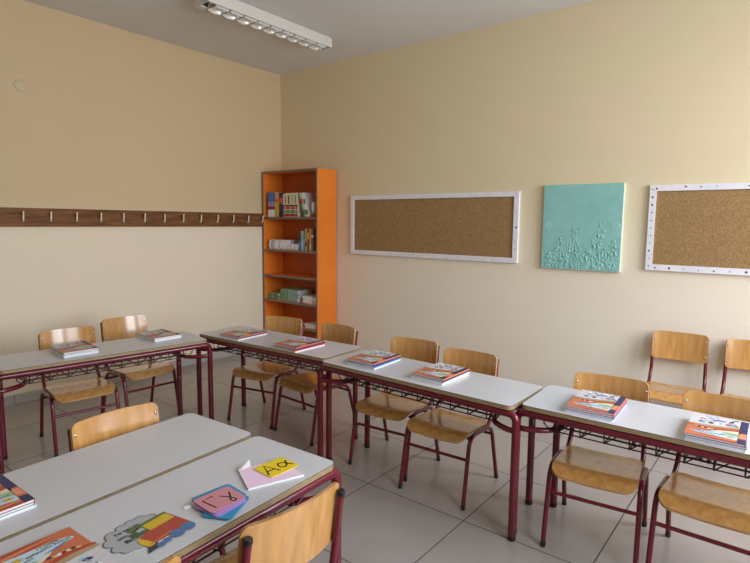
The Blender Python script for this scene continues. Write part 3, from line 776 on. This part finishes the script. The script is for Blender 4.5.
# small round cover high on the left wall
q = MB(); q.lathe([(0.046, 0.0), (0.046, 0.004), (0.043, 0.006), (0.0, 0.0065)], M['plaster'], 24)
o = tag(q.build('wall_cover'), 'small round painted-over cover high on the left wall', 'wall plate'); o.location = (0.0002, -2.62, 2.46); o.rotation_euler = (0, PI / 2, 0)

# ------------------------------------------------------------------ boards on the back wall
def cork_board(label, x0, x1, z0, z1, dots, fw=0.042):
    t = thing('cork_board', label, 'notice board', ((x0 + x1) / 2, -0.0003, z0)); w = x1 - x0; h = z1 - z0; d = 0.026
    q = MB(); q.box((0, -0.007, h / 2), (w - 0.02, 0.012, h - 0.02), M['cork']); q.build('cork_panel', t)
    q = MB()
    # mitred frame
    for pts in ([(-w/2, 0), (w/2, 0), (w/2-fw, fw), (-w/2+fw, fw)], [(-w/2, h), (w/2, h), (w/2-fw, h-fw), (-w/2+fw, h-fw)],
                [(-w/2, 0), (-w/2+fw, fw), (-w/2+fw, h-fw), (-w/2, h)], [(w/2, 0), (w/2-fw, fw), (w/2-fw, h-fw), (w/2, h)]):
        T = Matrix(((1, 0, 0, 0), (0, 0, -1, 0), (0, 1, 0, 0), (0, 0, 0, 1)))
        q.prism(pts, 0, d, M['frame'], T=T)
    rnd = random.Random(int(x0 * 10))
    def dot(x, z, r):
        q.lathe([(r, 0), (r * 0.8, 0.0015), (0, 0.002)], M['frame_d'], 8, Matrix.Translation((x, -d, z)) @ Matrix.Rotation(PI / 2, 4, 'X'))
    for x, z, r in dots(w, h, fw, rnd): dot(x, z, r)
    q.build('frame', t)
def dots1(w, h, f, rnd):
    out = [(w/2 - f/2, h * v, 0.004) for v in (0.2, 0.3, 0.72)] + [(w/2 - f * 0.4, h * 0.5, 0.008), (w/2 - f/2, h - f/2, 0.004), (-w/2 + f/2, f * 1.6, 0.003), (-w/2 + 0.12, h - f/2, 0.003)]
    for u in (0.08, 0.28, 0.36, 0.43, 0.52, 0.56, 0.63, 0.69, 0.80, 0.84, 0.88, 0.91): out.append((-w/2 + w * u, f * rnd.uniform(0.35, 0.7), rnd.choice((0.003, 0.004, 0.005))))
    return out
def dots2(w, h, f, rnd):
    out = []
    for k in range(11): out.append((-w/2 + f/2 + rnd.uniform(-.004, .004), h * (0.05 + 0.09 * k), rnd.choice((0.004, 0.005, 0.007))))
    for k in range(24):
        u = 0.02 + k * 0.042
        if k % 4 != 1: out.append((-w/2 + w * u, h - f/2 + rnd.uniform(-.006, .006), rnd.choice((0.004, 0.0055, 0.007))))
        out.append((-w/2 + w * (u + 0.01), f/2 + rnd.uniform(-.006, .006), rnd.choice((0.004, 0.006, 0.008))))
    return out
cork_board('long cork notice board in white frame between bookcase and teal canvas', 1.079, 2.908, 1.127, 1.721, dots1)
cork_board('cork notice board with dotted white frame right of the teal canvas', 3.885, 6.02, 1.1346, 1.7354, dots2)

# teal relief canvas
cx0, cx1, cz0, cz1 = 3.120, 3.716, 1.104, 1.762
t = thing('canvas_picture', 'square teal canvas with raised flower relief on the back wall', 'painting', ((cx0 + cx1) / 2, -0.0003, cz0))
w, h, d = cx1 - cx0, cz1 - cz0, 0.032
q = MB(); q.box((0, -d / 2 + 0.0003, h / 2), (w, d - 0.001, h), M['canvas'], 0.002)
q.box((0, -d + 0.0005, h / 2), (w - 0.004, 0.003, h - 0.004), M['teal'], 0.0008); q.build('canvas', t)
q = MB(); rnd = random.Random(11)
def stem(x, z1_, r=0.0028):
    pts = [(x + rnd.uniform(-.012, .012) * (k / 5), -d - 0.001, 0.012 + (z1_ - 0.012) * k / 5) for k in range(6)]
    q.tube(smooth_curve(pts, 4), r, M['teal'], 6); return pts
def blob(x, z, r, m=None):
    q.lathe([(r, 0), (r * 0.8, r * 0.35), (r * 0.4, r * 0.55), (0, r * 0.6)], m or M['teal'], 8, Matrix.Translation((x, -d, z)) @ Matrix.Rotation(PI / 2, 4, 'X'))
for x, zz in ((-0.20, 0.12), (-0.15, 0.22), (-0.10, 0.19), (-0.055, 0.36), (-0.035, 0.30), (0.0, 0.2), (0.06, 0.14), (0.10, 0.27), (0.135, 0.36), (0.15, 0.31), (0.20, 0.18), (0.235, 0.25), (-0.24, 0.15)):
    pts = stem(x, zz)
    for k in range(9):
        p = pts[rnd.randrange(2, 6)]; blob(p[0] + rnd.uniform(-.030, .030), p[2] + rnd.uniform(-.03, .02), rnd.uniform(0.006, 0.013))
for k in range(210):
    x = rnd.uniform(-0.27, 0.27); zz = abs(rnd.gauss(0, 0.075)) + 0.015
    if zz < 0.3: blob(x, zz, rnd.uniform(0.004, 0.011))
for k in range(26):
    x = rnd.uniform(-0.26, 0.26); stem(x, rnd.uniform(0.03, 0.11), 0.002)
q.build('flower_relief', t)
for s in (-1, 1):
    q = MB(); xx = s * (w / 2 - 0.045)
    for r in (0.026, 0.015): q.tube([(xx + r * math.cos(2 * PI * k / 18), -d - 0.0008, 0.345 + r * math.sin(2 * PI * k / 18)) for k in range(18)], 0.0022, M['teal_l'], 6, closed=True)
    q.tube([(xx - 0.012, -d - 0.001, 0.345), (xx + 0.012, -d - 0.001, 0.345)], 0.0018, M['teal_l'], 6); q.tube([(xx, -d - 0.001, 0.333), (xx, -d - 0.001, 0.357)], 0.0018, M['teal_l'], 6)
    q.build('round_medallion', t)

# ------------------------------------------------------------------ ceiling lamp
lx0, lx1, ly0, ly1, lz = 1.150, 1.330, -1.860, -0.580, 3.000
t = thing('ceiling_lamp', 'long white louvred fluorescent lamp on the ceiling, unlit', 'lamp', ((lx0 + lx1) / 2, (ly0 + ly1) / 2, RZ))
w = lx1 - lx0; l = ly1 - ly0; hgt = RZ - lz; sl = 0.055
q = MB(); body = M['lampbody']
q.box((0, 0, -0.022), (w * 0.9, l - 0.02, 0.040), body, 0.003)
for s in (-1, 1): q.box((s * (w / 2 - 0.004), 0, -hgt / 2 - 0.006), (0.008, l, hgt - 0.014), body, 0.003)
for s in (-1, 1): q.box((0, s * (l / 2 - 0.004), -hgt / 2 - 0.006), (w - 0.016, 0.008, hgt - 0.014), body, 0.003)
off = 0.028   # the louvre row sits towards the wider-room side
q.box(((-w / 2 + 0.008 + off - sl) / 2, 0, -hgt + 0.004), (off - sl + w / 2 - 0.008, l - 0.016, 0.006), body)
q.box(((w / 2 - 0.008 + off + sl) / 2, 0, -hgt + 0.004), (w / 2 - 0.008 - off - sl, l - 0.016, 0.006), body)
q.box((off, 0, -0.046), (2 * sl, l - 0.03, 0.004), M['lampdark'])
q.build('housing', t)
q = MB(); q.tube([(off, -l / 2 + 0.02, -0.060), (off, l / 2 - 0.02, -0.060)], 0.008, M['tube'], 12); q.build('fluorescent_tube', t)
nl = 9; pitch = (l - 0.12) / nl
lv0 = None
for k in range(nl):
    y = -l / 2 + 0.06 + pitch * (k + 0.5)
    if lv0 is None:
        q = MB(); hp = pitch / 2 * 0.88
        # barrel shaped mirror cell: two curved side wings and curved cross blades
        for s in (-1, 1):
            vs = []; fs = []
            for i in range(9):
                a = i / 8
                xo = s * (sl * (0.45 + 0.55 * math.sqrt(a))); zo = -hgt + 0.048 - 0.064 * a
                for j in range(7):
                    yy = -hp + 2 * hp * j / 6; vs.append((xo * (1 - 0.10 * (yy / hp) ** 2 * a), yy, zo - 0.006 * (1 - (yy / hp) ** 2) * a))
            for i in range(8):
                for j in range(6): fs.append((i * 7 + j, (i + 1) * 7 + j, (i + 1) * 7 + j + 1, i * 7 + j + 1))
            q.add(vs, fs, M['chrome'], True)
            vs = []; fs = []
            for i in range(7):
                a = i / 6
                for j in range(7):
                    xx = -sl + 2 * sl * j / 6; vs.append((xx, s * hp * (0.75 + 0.25 * a), -hgt + 0.040 - 0.046 * a - 0.004 * (1 - (xx / sl) ** 2)))
            for i in range(6):
                for j in range(6): fs.append((i * 7 + j, (i + 1) * 7 + j, (i + 1) * 7 + j + 1, i * 7 + j + 1))
            q.add(vs, fs, M['chrome'], True)
        lv0 = q.build('louvre_cell', t); lv0.location = (off, y, 0)
    else:
        o = lv0.copy(); C.objects.link(o); o.parent = t; o.location = (off, y, 0)

# ------------------------------------------------------------------ light
wd = bpy.data.worlds.new('World'); scene.world = wd; wd.use_nodes = True
bg = wd.node_tree.nodes['Background']; bg.inputs['Color'].default_value = (0.75, 0.86, 1.0, 1); bg.inputs['Strength'].default_value = 0.7
def area(name, loc, target, sx, sy, power, col, spread=180):
    l = bpy.data.lights.new(name, 'AREA'); l.shape = 'RECTANGLE'; l.size = sx; l.size_y = sy; l.energy = power; l.color = col; l.spread = math.radians(spread)
    o = bpy.data.objects.new(name, l); C.objects.link(o); o.location = loc
    d = Vector(target) - Vector(loc); o.rotation_euler = d.to_track_quat('-Z', 'Y').to_euler()
    return o
for k, (y0, y1) in enumerate(wins):
    yc = (y0 + y1) / 2
    area('window_daylight', (RX + 0.26, yc, 1.80), (RX - 2.0, yc - 0.1, 0.85), 1.45, 1.95, (72, 112)[k], (0.90, 0.97, 1.08), 160)

# ------------------------------------------------------------------ camera
f, yaw, pitch_, roll = 537.159, -0.666936, 0.110129, 0.010341
cy_, sy_ = math.cos(yaw), math.sin(yaw); cp, sp = math.cos(pitch_), math.sin(pitch_)
fw_ = Vector((sy_ * cp, cy_ * cp, -sp)); rt = Vector((cy_, -sy_, 0)); up = rt.cross(fw_)
r2 = rt * math.cos(roll) + up * math.sin(roll); u2 = -rt * math.sin(roll) + up * math.cos(roll)
cam = bpy.data.cameras.new('camera'); co = bpy.data.objects.new('camera', cam); C.objects.link(co)
cam.sensor_fit = 'HORIZONTAL'; cam.sensor_width = 36; cam.lens = f / 750 * 36; cam.clip_start = 0.02
mtx = Matrix((r2, u2, -fw_)).transposed().to_4x4(); mtx.translation = (4.74553, -4.26276, 1.45572)
co.matrix_world = mtx
scene.camera = co
scene.view_settings.view_transform = 'Standard'
scene.view_settings.look = 'None'
scene.view_settings.exposure = 0.0
